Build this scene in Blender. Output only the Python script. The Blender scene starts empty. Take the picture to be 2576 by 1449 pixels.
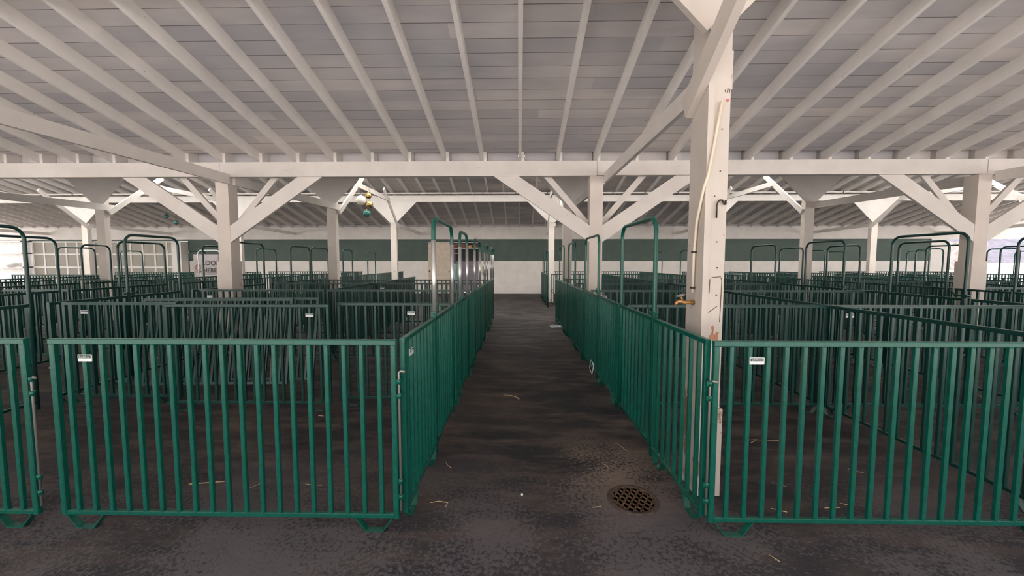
import bpy, math, random
from mathutils import Vector, Matrix, Euler
random.seed(7)
C = bpy.context.scene.collection
SC = bpy.context.scene

# ------------------------------------------------------------------ materials
def new_mat(name):
    m = bpy.data.materials.new(name); m.use_nodes = True
    nt = m.node_tree; b = nt.nodes['Principled BSDF']
    return m, nt, b

def N(nt, t, **kw):
    n = nt.nodes.new(t)
    for k, v in kw.items():
        if k in n.inputs: n.inputs[k].default_value = v
        else: setattr(n, k, v)
    return n

def ramp(nt, src, pts):
    r = nt.nodes.new('ShaderNodeValToRGB')
    els = r.color_ramp.elements
    while len(els) < len(pts): els.new(0.5)
    for e, (p, c) in zip(els, pts):
        e.position = p; e.color = (c[0], c[1], c[2], 1) if len(c) == 3 else c
    nt.links.new(src, r.inputs['Fac'])
    return r

def mix(nt, fac, a, b):
    m = nt.nodes.new('ShaderNodeMix'); m.data_type = 'RGBA'
    if hasattr(fac, 'links'): nt.links.new(fac, m.inputs[0])
    else: m.inputs[0].default_value = fac
    for s, i in ((a, 6), (b, 7)):
        if hasattr(s, 'links'): nt.links.new(s, m.inputs[i])
        else: m.inputs[i].default_value = (s[0], s[1], s[2], 1)
    return m.outputs[2]

def gpos(nt):
    return nt.nodes.new('ShaderNodeNewGeometry').outputs['Position']

def mapping(nt, vec, scale=(1, 1, 1), loc=(0, 0, 0), rot=(0, 0, 0)):
    m = nt.nodes.new('ShaderNodeMapping')
    m.inputs['Scale'].default_value = scale; m.inputs['Location'].default_value = loc
    m.inputs['Rotation'].default_value = rot
    nt.links.new(vec, m.inputs['Vector']); return m.outputs[0]

def noise(nt, vec, scale, detail=4, rough=0.55):
    n = N(nt, 'ShaderNodeTexNoise', Scale=scale, Detail=detail, Roughness=rough)
    nt.links.new(vec, n.inputs['Vector']); return n.outputs['Fac']

def bump(nt, b, h, strength=0.3, dist=0.01):
    n = N(nt, 'ShaderNodeBump', Strength=strength, Distance=dist)
    nt.links.new(h, n.inputs['Height']); nt.links.new(n.outputs[0], b.inputs['Normal'])

def simple(name, col, rough=0.5, metal=0.0, var=0.12, nscale=6):
    m, nt, b = new_mat(name)
    f = noise(nt, gpos(nt), nscale)
    r = ramp(nt, f, [(0.3, [c * (1 - var) for c in col]), (0.7, [min(1, c * (1 + var)) for c in col])])
    nt.links.new(r.outputs[0], b.inputs['Base Color'])
    b.inputs['Roughness'].default_value = rough; b.inputs['Metallic'].default_value = metal
    return m

def paint_wood(name, col, peel=0.0, grain=1.0):
    """old painted timber: soft mottling, faint grain, small knocks, optional bare patches near the floor"""
    m, nt, b = new_mat(name)
    P = gpos(nt)
    f = noise(nt, P, 2.2, 5, 0.6)
    base = ramp(nt, f, [(0.25, [c * 0.88 for c in col]), (0.75, [min(1, c * 1.06) for c in col])]).outputs[0]
    # specks and nail holes
    v = N(nt, 'ShaderNodeTexVoronoi', Scale=9.0); nt.links.new(P, v.inputs['Vector'])
    spk = ramp(nt, v.outputs['Distance'], [(0.03, (1, 1, 1)), (0.06, (0, 0, 0))]).outputs[0]
    c1 = mix(nt, spk, base, [c * 0.5 for c in col])
    out = c1
    if peel:
        n2 = noise(nt, mapping(nt, P, (1, 1, 0.45)), 9.0, 8, 0.65)
        sx = nt.nodes.new('ShaderNodeSeparateXYZ'); nt.links.new(P, sx.inputs[0])
        mr = N(nt, 'ShaderNodeMapRange'); mr.inputs['From Min'].default_value = 0.0; mr.inputs['From Max'].default_value = 1.6
        mr.inputs['To Min'].default_value = 0.13 * peel; mr.inputs['To Max'].default_value = -0.03
        nt.links.new(sx.outputs[2], mr.inputs['Value'])
        ad = N(nt, 'ShaderNodeMath', operation='ADD'); nt.links.new(n2, ad.inputs[0]); nt.links.new(mr.outputs[0], ad.inputs[1])
        msk = ramp(nt, ad.outputs[0], [(0.665, (0, 0, 0)), (0.685, (1, 1, 1))]).outputs[0]
        out = mix(nt, msk, c1, (0.30, 0.17, 0.10))
    nt.links.new(out, b.inputs['Base Color'])
    b.inputs['Roughness'].default_value = 0.55
    g = noise(nt, mapping(nt, P, (30, 30, 4)), 1.0, 3)
    bump(nt, b, g, 0.12 * grain, 0.004)
    return m

def green_paint(name, col=(0.003, 0.098, 0.070)):
    m, nt, b = new_mat(name)
    P = gpos(nt)
    f = noise(nt, P, 30, 4)
    base = ramp(nt, f, [(0.3, [c * 0.82 for c in col]), (0.7, [c * 1.15 for c in col])]).outputs[0]
    f2 = noise(nt, P, 55, 6, 0.7)
    msk = ramp(nt, f2, [(0.73, (0, 0, 0)), (0.76, (1, 1, 1))]).outputs[0]
    nt.links.new(mix(nt, msk, base, (0.25, 0.27, 0.25)), b.inputs['Base Color'])
    b.inputs['Roughness'].default_value = 0.28
    bump(nt, b, noise(nt, P, 160, 2), 0.08, 0.002)
    return m

def deck_mat(name):
    """painted roof boards running across the building: seams every board, random tone per board"""
    m, nt, b = new_mat(name)
    P = gpos(nt)
    sx = nt.nodes.new('ShaderNodeSeparateXYZ'); nt.links.new(P, sx.inputs[0])
    W = 0.185
    dv = N(nt, 'ShaderNodeMath', operation='DIVIDE'); nt.links.new(sx.outputs[1], dv.inputs[0]); dv.inputs[1].default_value = W
    fl = N(nt, 'ShaderNodeMath', operation='FLOOR'); nt.links.new(dv.outputs[0], fl.inputs[0])
    fr = N(nt, 'ShaderNodeMath', operation='FRACT'); nt.links.new(dv.outputs[0], fr.inputs[0])
    # board lengths: change with x
    dx = N(nt, 'ShaderNodeMath', operation='MULTIPLY_ADD'); nt.links.new(fl.outputs[0], dx.inputs[0]); dx.inputs[1].default_value = 1.37
    nt.links.new(sx.outputs[0], dx.inputs[2])
    dq = N(nt, 'ShaderNodeMath', operation='DIVIDE'); nt.links.new(dx.outputs[0], dq.inputs[0]); dq.inputs[1].default_value = 3.51
    fx = N(nt, 'ShaderNodeMath', operation='FLOOR'); nt.links.new(dq.outputs[0], fx.inputs[0])
    cb = nt.nodes.new('ShaderNodeCombineXYZ'); nt.links.new(fl.outputs[0], cb.inputs[0]); nt.links.new(fx.outputs[0], cb.inputs[1])
    wn = nt.nodes.new('ShaderNodeTexWhiteNoise'); nt.links.new(cb.outputs[0], wn.inputs['Vector'])
    tone = ramp(nt, wn.outputs['Value'], [(0, (0.56, 0.525, 0.525)), (0.5, (0.67, 0.62, 0.61)), (1, (0.76, 0.69, 0.66))]).outputs[0]
    # large bluish smoke stains
    st = noise(nt, mapping(nt, P, (0.35, 1.1, 1)), 1.0, 4, 0.6)
    c = mix(nt, ramp(nt, st, [(0.42, (0, 0, 0)), (0.66, (0.75, 0.75, 0.75))]).outputs[0], tone, (0.40, 0.40, 0.44))
    seam = ramp(nt, fr.outputs[0], [(0.0, (1, 1, 1)), (0.026, (1, 1, 1)), (0.045, (0, 0, 0)), (1, (0, 0, 0))]).outputs[0]
    irr = ramp(nt, noise(nt, mapping(nt, P, (1.5, 6, 1)), 1.0, 3), [(0.32, (0.15, 0.15, 0.15)), (0.52, (1, 1, 1))]).outputs[0]
    mm = N(nt, 'ShaderNodeMath', operation='MULTIPLY'); nt.links.new(seam, mm.inputs[0]); nt.links.new(irr, mm.inputs[1])
    c = mix(nt, mm.outputs[0], c, (0.12, 0.108, 0.105))
    # knots / nail marks
    v = N(nt, 'ShaderNodeTexVoronoi', Scale=2.6); nt.links.new(mapping(nt, P, (1, 0.55, 1)), v.inputs['Vector'])
    spk = ramp(nt, v.outputs['Distance'], [(0.022, (1, 1, 1)), (0.034, (0, 0, 0))]).outputs[0]
    c = mix(nt, spk, c, (0.10, 0.085, 0.08))
    nt.links.new(c, b.inputs['Base Color']); b.inputs['Roughness'].default_value = 0.7
    bump(nt, b, seam, -0.4, 0.008)
    return m

def floor_mat(name):
    m, nt, b = new_mat(name)
    P = gpos(nt)
    big = noise(nt, mapping(nt, P, (1, 1, 1), (3.1, 1.7, 0)), 0.55, 4, 0.6)
    base = ramp(nt, big, [(0.36, (0.014, 0.0125, 0.0175)), (0.50, (0.024, 0.021, 0.026)), (0.64, (0.064, 0.053, 0.050))]).outputs[0]
    # streaky wash left by hosing, diagonal
    s = noise(nt, mapping(nt, P, (1.1, 3.6, 1), (0, 0, 0), (0, 0, 0.55)), 1.5, 6, 0.68)
    base = mix(nt, ramp(nt, s, [(0.45, (0, 0, 0)), (0.66, (0.8, 0.8, 0.8))]).outputs[0], base, (0.135, 0.104, 0.084))
    # worn crust: exposed grey-lilac concrete near the front cross aisle and around the drain
    sx = nt.nodes.new('ShaderNodeSeparateXYZ'); nt.links.new(P, sx.inputs[0])
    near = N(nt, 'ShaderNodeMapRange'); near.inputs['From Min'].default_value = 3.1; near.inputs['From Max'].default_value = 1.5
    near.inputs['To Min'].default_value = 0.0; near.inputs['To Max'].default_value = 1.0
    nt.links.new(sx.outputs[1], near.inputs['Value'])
    patch = noise(nt, mapping(nt, P, (1, 1, 1), (0.4, 0.2, 0)), 1.25, 3, 0.5)
    fine = noise(nt, P, 42.0, 8, 0.72)
    pf = N(nt, 'ShaderNodeMath', operation='MULTIPLY_ADD'); nt.links.new(patch, pf.inputs[0]); pf.inputs[1].default_value = 0.9; nt.links.new(fine, pf.inputs[2])
    crust = ramp(nt, pf.outputs[0], [(0.92, (0, 0, 0)), (0.975, (1, 1, 1))]).outputs[0]
    cm = N(nt, 'ShaderNodeMath', operation='MULTIPLY'); nt.links.new(crust, cm.inputs[0]); nt.links.new(near.outputs[0], cm.inputs[1])
    c = mix(nt, cm.outputs[0], base, (0.165, 0.148, 0.158))
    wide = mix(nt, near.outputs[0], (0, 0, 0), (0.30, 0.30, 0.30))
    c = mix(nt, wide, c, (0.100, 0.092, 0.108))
    # worn patch round the drain
    vd = N(nt, 'ShaderNodeVectorMath', operation='DISTANCE'); nt.links.new(P, vd.inputs[0]); vd.inputs[1].default_value = (0.62, 2.75, 0)
    dr = ramp(nt, vd.outputs['Value'], [(0.15, (1, 1, 1)), (0.62, (0, 0, 0))]).outputs[0]
    dn = ramp(nt, pf.outputs[0], [(0.94, (0, 0, 0)), (1.0, (1, 1, 1))]).outputs[0]
    dm = N(nt, 'ShaderNodeMath', operation='MULTIPLY'); nt.links.new(dr, dm.inputs[0]); nt.links.new(dn, dm.inputs[1])
    c = mix(nt, dm.outputs[0], c, (0.23, 0.175, 0.14))
    # black tar flecks and pale grit
    v = N(nt, 'ShaderNodeTexVoronoi', Scale=75.0); nt.links.new(P, v.inputs['Vector'])
    grit = ramp(nt, v.outputs['Distance'], [(0.08, (1, 1, 1)), (0.14, (0, 0, 0))]).outputs[0]
    g2 = ramp(nt, noise(nt, P, 6, 3), [(0.52, (0, 0, 0)), (0.62, (0.8, 0.8, 0.8))]).outputs[0]
    gm = N(nt, 'ShaderNodeMath', operation='MULTIPLY'); nt.links.new(grit, gm.inputs[0]); nt.links.new(g2, gm.inputs[1])
    c = mix(nt, gm.outputs[0], c, (0.24, 0.21, 0.19))
    nt.links.new(c, b.inputs['Base Color'])
    rr = ramp(nt, big, [(0.35, (0.62, 0.62, 0.62)), (0.65, (0.85, 0.85, 0.85))])
    nt.links.new(rr.outputs[0], b.inputs['Roughness'])
    b.inputs['Specular IOR Level'].default_value = 0.35
    bump(nt, b, fine, 0.8, 0.015)
    return m

M = {}
M['white'] = paint_wood('white_paint', (0.76, 0.70, 0.655))
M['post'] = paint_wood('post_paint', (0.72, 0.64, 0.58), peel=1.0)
M['post_near'] = paint_wood('dimmed_post_paint', (0.61, 0.545, 0.49), peel=1.0)  # post paint darkened to offset the strong light on the nearest post
M['rafter'] = paint_wood('rafter_paint', (0.82, 0.775, 0.735), grain=1.6)
M['deck'] = deck_mat('roof_boards')
M['green'] = green_paint('green_enamel')
M['green_shade'] = green_paint('shaded green enamel', (0.008, 0.052, 0.045))  # same enamel darkened to stand for light falling off inside the pens
M['floor'] = floor_mat('stained_floor')
M['wall_w'] = paint_wood('wall_white', (0.86, 0.785, 0.735))
M['wall_g'] = simple('wall_green', (0.082, 0.115, 0.098), 0.7, 0, 0.08, 3)
M['steel'] = simple('grey_steel', (0.33, 0.30, 0.28), 0.4, 0.6)
M['galv'] = simple('galvanised_steel', (0.62, 0.62, 0.60), 0.28, 0.7, 0.08)
M['dark'] = simple('dark_iron', (0.06, 0.045, 0.04), 0.5, 0.5)
M['rust'] = simple('rusty_iron', (0.15, 0.085, 0.05), 0.75, 0.3, 0.5, 45)
M['rimrust'] = simple('rim_iron', (0.085, 0.06, 0.05), 0.8, 0.2, 0.4, 30)
M['brass'] = simple('brass', (0.50, 0.27, 0.11), 0.4, 0.7, 0.3, 60)
M['pvc'] = simple('cream_pvc', (0.80, 0.70, 0.56), 0.4)
M['tagw'] = simple('tag_white', (0.78, 0.80, 0.80), 0.4, 0, 0.03)
M['tagg'] = simple('tag_green', (0.02, 0.06, 0.035), 0.4)
M['straw'] = simple('straw', (0.62, 0.46, 0.27), 0.7)
M['cream'] = simple('cream_door_paint', (0.66, 0.54, 0.44), 0.6)
M['black'] = simple('black_ink', (0.03, 0.025, 0.025), 0.6)
M['signw'] = simple('sign_board', (0.36, 0.32, 0.32), 0.6)
M['ballw'] = simple('pearl', (0.78, 0.74, 0.68), 0.25)
M['ballgold'] = simple('gold_bauble', (0.62, 0.42, 0.16), 0.22, 0.8)
M['ballgreen'] = simple('green_bauble', (0.06, 0.20, 0.17), 0.22, 0.3)
M['redbox'] = simple('red_brown', (0.22, 0.075, 0.055), 0.7)
M['orange'] = simple('orange_box', (0.60, 0.28, 0.12), 0.5)
M['slate'] = simple('slate_paint', (0.17, 0.19, 0.20), 0.7)
M['lilac'] = simple('lilac_paint', (0.60, 0.53, 0.62), 0.7)
M['teal'] = simple('teal_plastic', (0.10, 0.30, 0.30), 0.5)
M['yellow'] = simple('pale_yellow', (0.85, 0.80, 0.55), 0.5)
M['outground'] = simple('sunny_concrete', (0.56, 0.53, 0.50), 0.9, 0, 0.1, 1.5)
M['shingle'] = simple('pale_shingle', (0.060, 0.055, 0.070), 0.9, 0, 0.3, 3)
M['stucco'] = simple('pale_stucco', (0.85, 0.82, 0.80), 0.9)
M['stone'] = simple('pale_stone', (0.11, 0.09, 0.085), 0.9, 0, 0.7, 5)
M['roofout'] = simple('roof_top', (0.35, 0.34, 0.33), 0.9)
M['redpaint'] = simple('red_paint', (0.6, 0.16, 0.14), 0.6)
def pane_mat():
    m, nt, b = new_mat('translucent_pane')
    b.inputs['Base Color'].default_value = (0.80, 0.73, 0.60, 1); b.inputs['Roughness'].default_value = 0.5
    t = N(nt, 'ShaderNodeBsdfTranslucent'); t.inputs['Color'].default_value = (0.80, 0.73, 0.62, 1)
    mx = N(nt, 'ShaderNodeMixShader'); mx.inputs[0].default_value = 0.55
    out = nt.nodes['Material Output']
    nt.links.new(b.outputs[0], mx.inputs[1]); nt.links.new(t.outputs[0], mx.inputs[2]); nt.links.new(mx.outputs[0], out.inputs['Surface'])
    return m
M['pane'] = pane_mat(); M['pane'].node_tree.nodes['Translucent BSDF'].inputs['Color'].default_value = (0.42, 0.39, 0.34, 1); M['pane'].node_tree.nodes['Principled BSDF'].inputs['Base Color'].default_value = (0.52, 0.48, 0.42, 1)
M['fill_roof_pane'] = pane_mat(); M['fill_roof_pane'].node_tree.nodes['Translucent BSDF'].inputs['Color'].default_value = (0.9, 0.9, 0.88, 1); M['fill_roof_pane'].node_tree.nodes['Mix Shader'].inputs[0].default_value = 0.92

# ------------------------------------------------------------------ mesh builder
class MB:
    def __init__(s): s.v = []; s.f = []; s.sm = []
    def quadloop(s, rings, closed_ends=True, smooth=False, close=False):
        n = len(rings[0]); base = len(s.v)
        for r in rings: s.v += [tuple(p) for p in r]
        k = len(rings)
        for i in range(k if close else k - 1):
            a = base + i * n; b_ = base + ((i + 1) % k) * n
            for j in range(n):
                j2 = (j + 1) % n
                s.f.append((a + j, a + j2, b_ + j2, b_ + j)); s.sm.append(smooth)
        if closed_ends and not close:
            s.f.append(tuple(base + j for j in range(n))[::-1]); s.sm.append(False)
            s.f.append(tuple(base + (k - 1) * n + j for j in range(n))); s.sm.append(False)
        return s
    def box(s, x0, y0, z0, x1, y1, z1):
        return s.quadloop([[(x0, y0, z), (x1, y0, z), (x1, y1, z), (x0, y1, z)] for z in (z0, z1)])
    def bar(s, p, q, w, h, side=None, ch=0.0):
        """rectangular timber/tube from p to q; w along 'side', h across"""
        p = Vector(p); q = Vector(q); d = (q - p).normalized()
        sd = Vector(side) if side else (Vector((0, 0, 1)).cross(d) if abs(d.z) < 0.99 else Vector((1, 0, 0)))
        sd = (sd - d * sd.dot(d)).normalized(); u = d.cross(sd).normalized()
        w2, h2 = w / 2, h / 2
        if ch:
            c = ch
            prof = [(-w2 + c, -h2), (w2 - c, -h2), (w2, -h2 + c), (w2, h2 - c), (w2 - c, h2), (-w2 + c, h2), (-w2, h2 - c), (-w2, -h2 + c)]
        else: prof = [(-w2, -h2), (w2, -h2), (w2, h2), (-w2, h2)]
        return s.quadloop([[o + sd * a + u * b_ for a, b_ in prof] for o in (p, q)])
    def tube(s, pts, r, n=10, close=False):
        pts = [Vector(p) for p in pts]; rings = []
        k = len(pts); up = None
        for i, p in enumerate(pts):
            a = pts[(i - 1) % k] if (close or i > 0) else p
            b_ = pts[(i + 1) % k] if (close or i < k - 1) else p
            d = (b_ - a).normalized()
            if up is None:
                up = Vector((0, 0, 1)) if abs(d.z) < 0.9 else Vector((0, 1, 0))
            sd = d.cross(up)
            if sd.length < 1e-4: sd = d.cross(Vector((1, 0, 0)))
            sd.normalize(); u2 = sd.cross(d).normalized(); up = u2
            rr = r[i] if isinstance(r, (list, tuple)) else r
            rings.append([p + sd * (rr * math.cos(t)) + u2 * (rr * math.sin(t)) for t in [2 * math.pi * j / n for j in range(n)]])
        return s.quadloop(rings, smooth=True, close=close)
    def prism(s, poly, axis, a, b_):
        """extrude polygon (2 coords) between a and b_ along axis 0/1/2"""
        def P(u, w, t):
            return {0: (t, u, w), 1: (u, t, w), 2: (u, w, t)}[axis]
        return s.quadloop([[P(u, w, t) for u, w in poly] for t in (a, b_)])
    def lathe(s, prof, n=20, c=(0, 0, 0)):
        rings = [[(c[0] + r * math.cos(2 * math.pi * j / n), c[1] + r * math.sin(2 * math.pi * j / n), c[2] + z) for j in range(n)] for r, z in prof]
        return s.quadloop(rings, smooth=True)
    def ball(s, c, r, n=20, m=12):
        return s.lathe([(max(1e-4, r * math.sin(math.pi * i / m)), -r * math.cos(math.pi * i / m)) for i in range(m + 1)], n, c)
    def mesh(s, name, mat):
        me = bpy.data.meshes.new(name); me.from_pydata(s.v, [], s.f)
        me.polygons.foreach_set('use_smooth', s.sm)
        me.materials.append(mat); me.validate(); 
        import bmesh
        bm = bmesh.new(); bm.from_mesh(me); bmesh.ops.recalc_face_normals(bm, faces=bm.faces); bm.to_mesh(me); bm.free()
        me.update(); return me

def obj(name, data, parent=None, loc=None, mat=None):
    if isinstance(data, MB): data = data.mesh(name, mat)
    o = bpy.data.objects.new(name, data); C.objects.link(o)
    if parent: o.parent = parent
    if loc is not None: o.location = loc
    return o
def tag(o, label, cat, group=None, kind='thing'):
    o['label'] = label; o['category'] = cat; o['kind'] = kind
    if group: o['group'] = group
    return o
def thing(name, label, cat, loc=(0, 0, 0), rz=0, group=None):
    o = bpy.data.objects.new(name, None); C.objects.link(o); o.empty_display_size = 0.1
    o.location = loc; o.rotation_euler = (0, 0, rz)
    return tag(o, label, cat, group)
def struct(name, mb, mat, label=None, cat=None):
    o = obj(name, mb, mat=mat); o['kind'] = 'structure'
    o['label'] = label or ''; o['category'] = cat or ''
    return o
ORD = ['zeroth', 'first', 'second', 'third', 'fourth', 'fifth', 'sixth', 'seventh', 'eighth', 'ninth', 'tenth', 'eleventh', 'twelfth',
       'thirteenth', 'fourteenth', 'fifteenth', 'sixteenth', 'seventeenth', 'eighteenth', 'nineteenth', 'twentieth']
def ordn(n):
    if n <= 20: return ORD[n]
    t = ['', '', 'twenty', 'thirty', 'forty'][n // 10]
    return {'twenty': 'twentieth', 'thirty': 'thirtieth', 'forty': 'fortieth'}[t] if n % 10 == 0 else t + '-' + ORD[n % 10]

# ------------------------------------------------------------------ the building
VY, RY, WY = 6.2, 12.2, 18.2        # valley, ridge, far wall
RISE, ZV = 0.25, 3.04               # slope, underside of rafters at the valley
XL, XR = -25.5, 23.5
RH = 0.15                           # rafter depth

struct('floor', MB().box(XL, -1.3, -0.12, XR, WY + 0.3, 0.0), M['floor'], 'dark stained asphalt floor with worn patches', 'floor')
def zr(y):
    """underside of rafters at y"""
    k = (y - VY) / 12.0; k = k - math.floor(k); k = k * 12
    return ZV + RISE * (k if k <= 6 else 12 - k)
def deck(y0, y1, name):
    za, zb = zr(y0), zr(y1)
    t = RH * 1.03; m = MB()
    m.prism([(y0, za + t), (y1, zb + t), (y1, zb + t + 0.03), (y0, za + t + 0.03)], 0, XL, XR)
    struct(name, m, M['deck'], 'grey painted board roof decking seen from below', 'ceiling')
deck(0.2, VY, 'ceiling'); deck(VY, 10.0, 'ceiling'); deck(RY, WY, 'ceiling'); deck(-5.8, 0.2, 'ceiling')

# unseen translucent strip added in the middle slope to brighten the far end
m = MB(); zz = lambda y: zr(y) + RH * 1.03
x = XL
while x < XR - 0.1:
    m.prism([(10.0, zz(10.0)), (RY, zz(RY)), (RY, zz(RY) + 0.01), (10.0, zz(10.0) + 0.01)], 0, x, min(XR, x + 2.44)); x += 2.45
struct('added_roof_light_1', m, M['fill_roof_pane'], 'unseen translucent strip added in the middle slope to light the far end', 'added roof light')
SP = 0.585
def rafter_mesh(ya, za, yb, zb, w=0.045):
    m = MB()
    m.prism([(ya, za), (yb, zb), (yb, zb + RH), (ya, za + RH)], 0, -w / 2, w / 2)
    return m.mesh('rafter', M['rafter'])
def side_words(k):
    return f'{ordn(abs(k))} to the {"left" if k < 0 else "right"} of the upright middle one'
rn = rafter_mesh(0.2, ZV + 1.5, VY + 0.08, ZV - 0.0)
rf = rafter_mesh(RY, ZV + 1.5, WY - 0.02, ZV + 0.005)
ru = rafter_mesh(VY - 0.03, ZV, RY, ZV + 1.5)
for k in range(-16, 17):
    o = obj('roof_rafter', rn, loc=(0.01 + SP * k, 0, 0))
    tag(o, 'white sloping rafter overhead, ' + (side_words(k) if k else 'running straight up over the aisle'), 'rafter', 'rafters of the near roof slope')
for k in range(-14, 15):
    o = obj('roof_rafter', ru, loc=(0.055 + SP * k, 0, 0))
    tag(o, 'stub end of rafter on long beam, ' + (side_words(k) if k else 'beside the middle straight rafter'), 'rafter', 'rafter ends lapped over the long beam')
for k in range(-40, 38):
    o = obj('roof_rafter', rf, loc=(0.01 + SP * k, 0, 0))
    tag(o, 'far roof rafter beyond long beam, ' + (side_words(k) if k else 'straight over the aisle end'), 'rafter', 'rafters of the far roof slope')

PX = [-22.21, -16.36, -10.51, -4.66, 1.19, 7.04, 12.89, 18.74]
COLN = {-22.21: 'fourth post line left of aisle', -16.36: 'third post line left of aisle', -10.51: 'second post line left of aisle',
        -4.66: 'first post line left of aisle', 1.19: 'post line right beside the aisle', 7.04: 'second post line right of aisle',
        12.89: 'third post line right of aisle', 18.74: 'fourth post line right of aisle'}

# valley beam (lower) and the two high purlin beams, one thing per bay
def beams(y0, y1, z0, z1, lab, group, xs, jog=0.0):
    for i in range(len(xs) - 1):
        dz = jog * ((i % 2) - 0.5)
        o = obj('support_beam', MB().box(xs[i] + 0.003, y0 + (0.004 if i % 2 else 0), z0 + dz, xs[i + 1] - 0.003, y1, z1), mat=M['white'])
        mid = (xs[i] + xs[i + 1]) / 2
        w = 'over the aisle' if abs(mid + 1.7) < 1.5 else f'{ordn(int(round(abs(mid + 1.735) / 5.85)))} bay {"left" if mid < -1.7 else "right"} of the aisle bay'
        tag(o, f'{lab}, {w}', 'beam', group)
XB = [XL] + PX + [XR]
beams(6.12, 6.22, 2.815, 3.037, 'long white painted beam under the rafter ends', 'low beams across the hall', XB, 0.006)
beams(14.55, 14.69, 3.69, 3.92, 'high white beam beyond the long low beam', 'high beams under the far roof', XB)
beams(9.72, 9.86, 3.70, 3.92, 'high beam hidden just above the long low beam', 'high beams under the middle roof', XB)
beams(2.47, 2.63, 3.72, 3.97, 'high beam above the nearest post', 'high beams under the near roof', [-10.51, -4.66, 1.19, 7.04])
def pipe(y, z, r, lab):
    t = thing('conduit_pipe', lab, 'pipe', (0, y, z))
    obj('pipe_run', MB().tube([(XL + 4, 0, 0), (XR - 4, 0, 0)], r, 8), t, mat=M['white'])
    m = MB()
    x = XL + 4.3
    while x < XR - 4: m.box(x - 0.012, -r - 0.006, -r - 0.008, x + 0.012, r + 0.006, 0.03); x += 1.17
    obj('clamps', m, t, mat=M['dark'])
pipe(3.35, 3.725, 0.016, 'thin white conduit with dark clips overhead nearest the viewer')
pipe(14.4, 3.972, 0.03, 'white conduit with dark clips above the high far beam')
pipe(15.05, 3.80, 0.028, 'white conduit strip just below the high far beam')

# posts
def low_post(x, i):
    t = thing('timber_post', f'white braced timber post under long low beam, {COLN[x]}', 'post', (x, 6.22, 0), 0, 'posts under the low beam')
    obj('shaft', MB().box(-0.10, -0.08, 0, 0.10, 0.12, 2.812), t, mat=M['post'])
    obj('base_cladding', MB().box(-0.125, -0.10, 0, 0.11, 0.14, 1.50 if i % 2 else 1.02), t, mat=M['post'])
    for s in (-1, 1):
        a = Vector((s * 0.10, 0, 1.93)); b = Vector((s * 1.42, 0, 2.83))
        d = (b - a).normalized()
        m = MB(); hw = 0.105
        # board with ends cut flush to post and beam
        n = Vector((-d.z * s, 0, d.x * s)) * 1.0
        def hit_x(p, xx): tt = (xx - p.x) / d.x; return (xx, (p + d * tt).z)
        def hit_z(p, zz): tt = (zz - p.z) / d.z; return ((p + d * tt).x, zz)
        up, lo = a + Vector((0, 0, 0.13)), a - Vector((0, 0, 0.13))
        m.prism([hit_x(lo, s * 0.10), hit_z(lo, 2.813), hit_z(up, 2.813), hit_x(up, s * 0.10)], 1, -0.075, -0.03)
        obj('brace', m, t, mat=M['white'])
        m = MB(); m.bar((s * 0.08, 0.10, 2.06), (s * 0.88, 0.10, 2.99), 0.04, 0.09, (0, 1, 0))
        obj('knee_brace', m, t, mat=M['white'])
for i, x in enumerate(PX): low_post(x, i)

def high_post(x, y, row):
    s = 1 if row == 'third' else -1        # direction of the ridge
    t = thing('timber_post', f'white timber post with plywood gusset, {COLN[x]}, {row} row back', 'post', (x, y, 0), 0, 'posts under the high beams')
    obj('shaft', MB().box(-0.11, -0.07, 0, 0.11, 0.07, 3.69), t, mat=M['post'])
    yf = -0.097
    obj('gusset_plate', MB().prism([(-0.12, 2.93), (0.12, 2.93), (0.90, 3.70), (0.90, 3.9), (-0.90, 3.9), (-0.90, 3.70)], 1, yf, yf + 0.022), t, mat=M['white'])
    bx = 0.175 if x < 0 else -0.135  # inner face of the post
    m = MB(); m.bar((bx, 0, 2.72), (bx, s * 1.55, 3.90), 0.045, 0.12, (1, 0, 0)); obj('brace', m, t, mat=M['white'])
m = MB()
for i in range(-30, 30):
    w0 = 0.01 + SP * i + 0.075; m.box(w0, 6.36, 3.02, w0 + SP - 0.10, 6.385, 3.235)
struct('trim_20', m, M['deck'], 'dark blocking boards between rafter ends, also hiding light over the long beam', 'trim')  # boards also put in to hide the added strip's light behind the gap
for x in PX:
    high_post(x, 9.79, 'third'); high_post(x, 14.62, 'fourth')

# collar ties over the middle roof and the long ties along the building
def tie(x, ya, yb, za, zb, lab, group, h=0.15, w=0.045):
    m = MB(); m.bar((0, 0, 0), (0, yb - ya, zb - za), w, h, (1, 0, 0))
    o = obj('tie_beam', m, loc=(x, ya, za), mat=M['white']); tag(o, lab, 'tie beam', group)
for x in PX:
    c = COLN[x]
    if x > -12 and x < 8:
        tie(x + 0.13, 2.68, 6.115, 2.77, 2.775, f'level tie beam from front post to low beam, {c}', 'front tie beams')
    tie(x + 0.13, 6.23, 9.95, 2.775, 2.86, f'level tie beam between second and third row, {c}', 'second tie beams')
    tie(x + (0.22 if x < 0 else -0.18), 10.9, 13.5, 3.60, 3.60, f'collar tie under the ridge, {c}', 'collar ties', 0.13)
    tie(x + 0.13, 14.6, 18.12, 2.86, 2.78, f'tie beam from last post to far wall, {c}', 'rear tie beams', 0.12)

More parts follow.
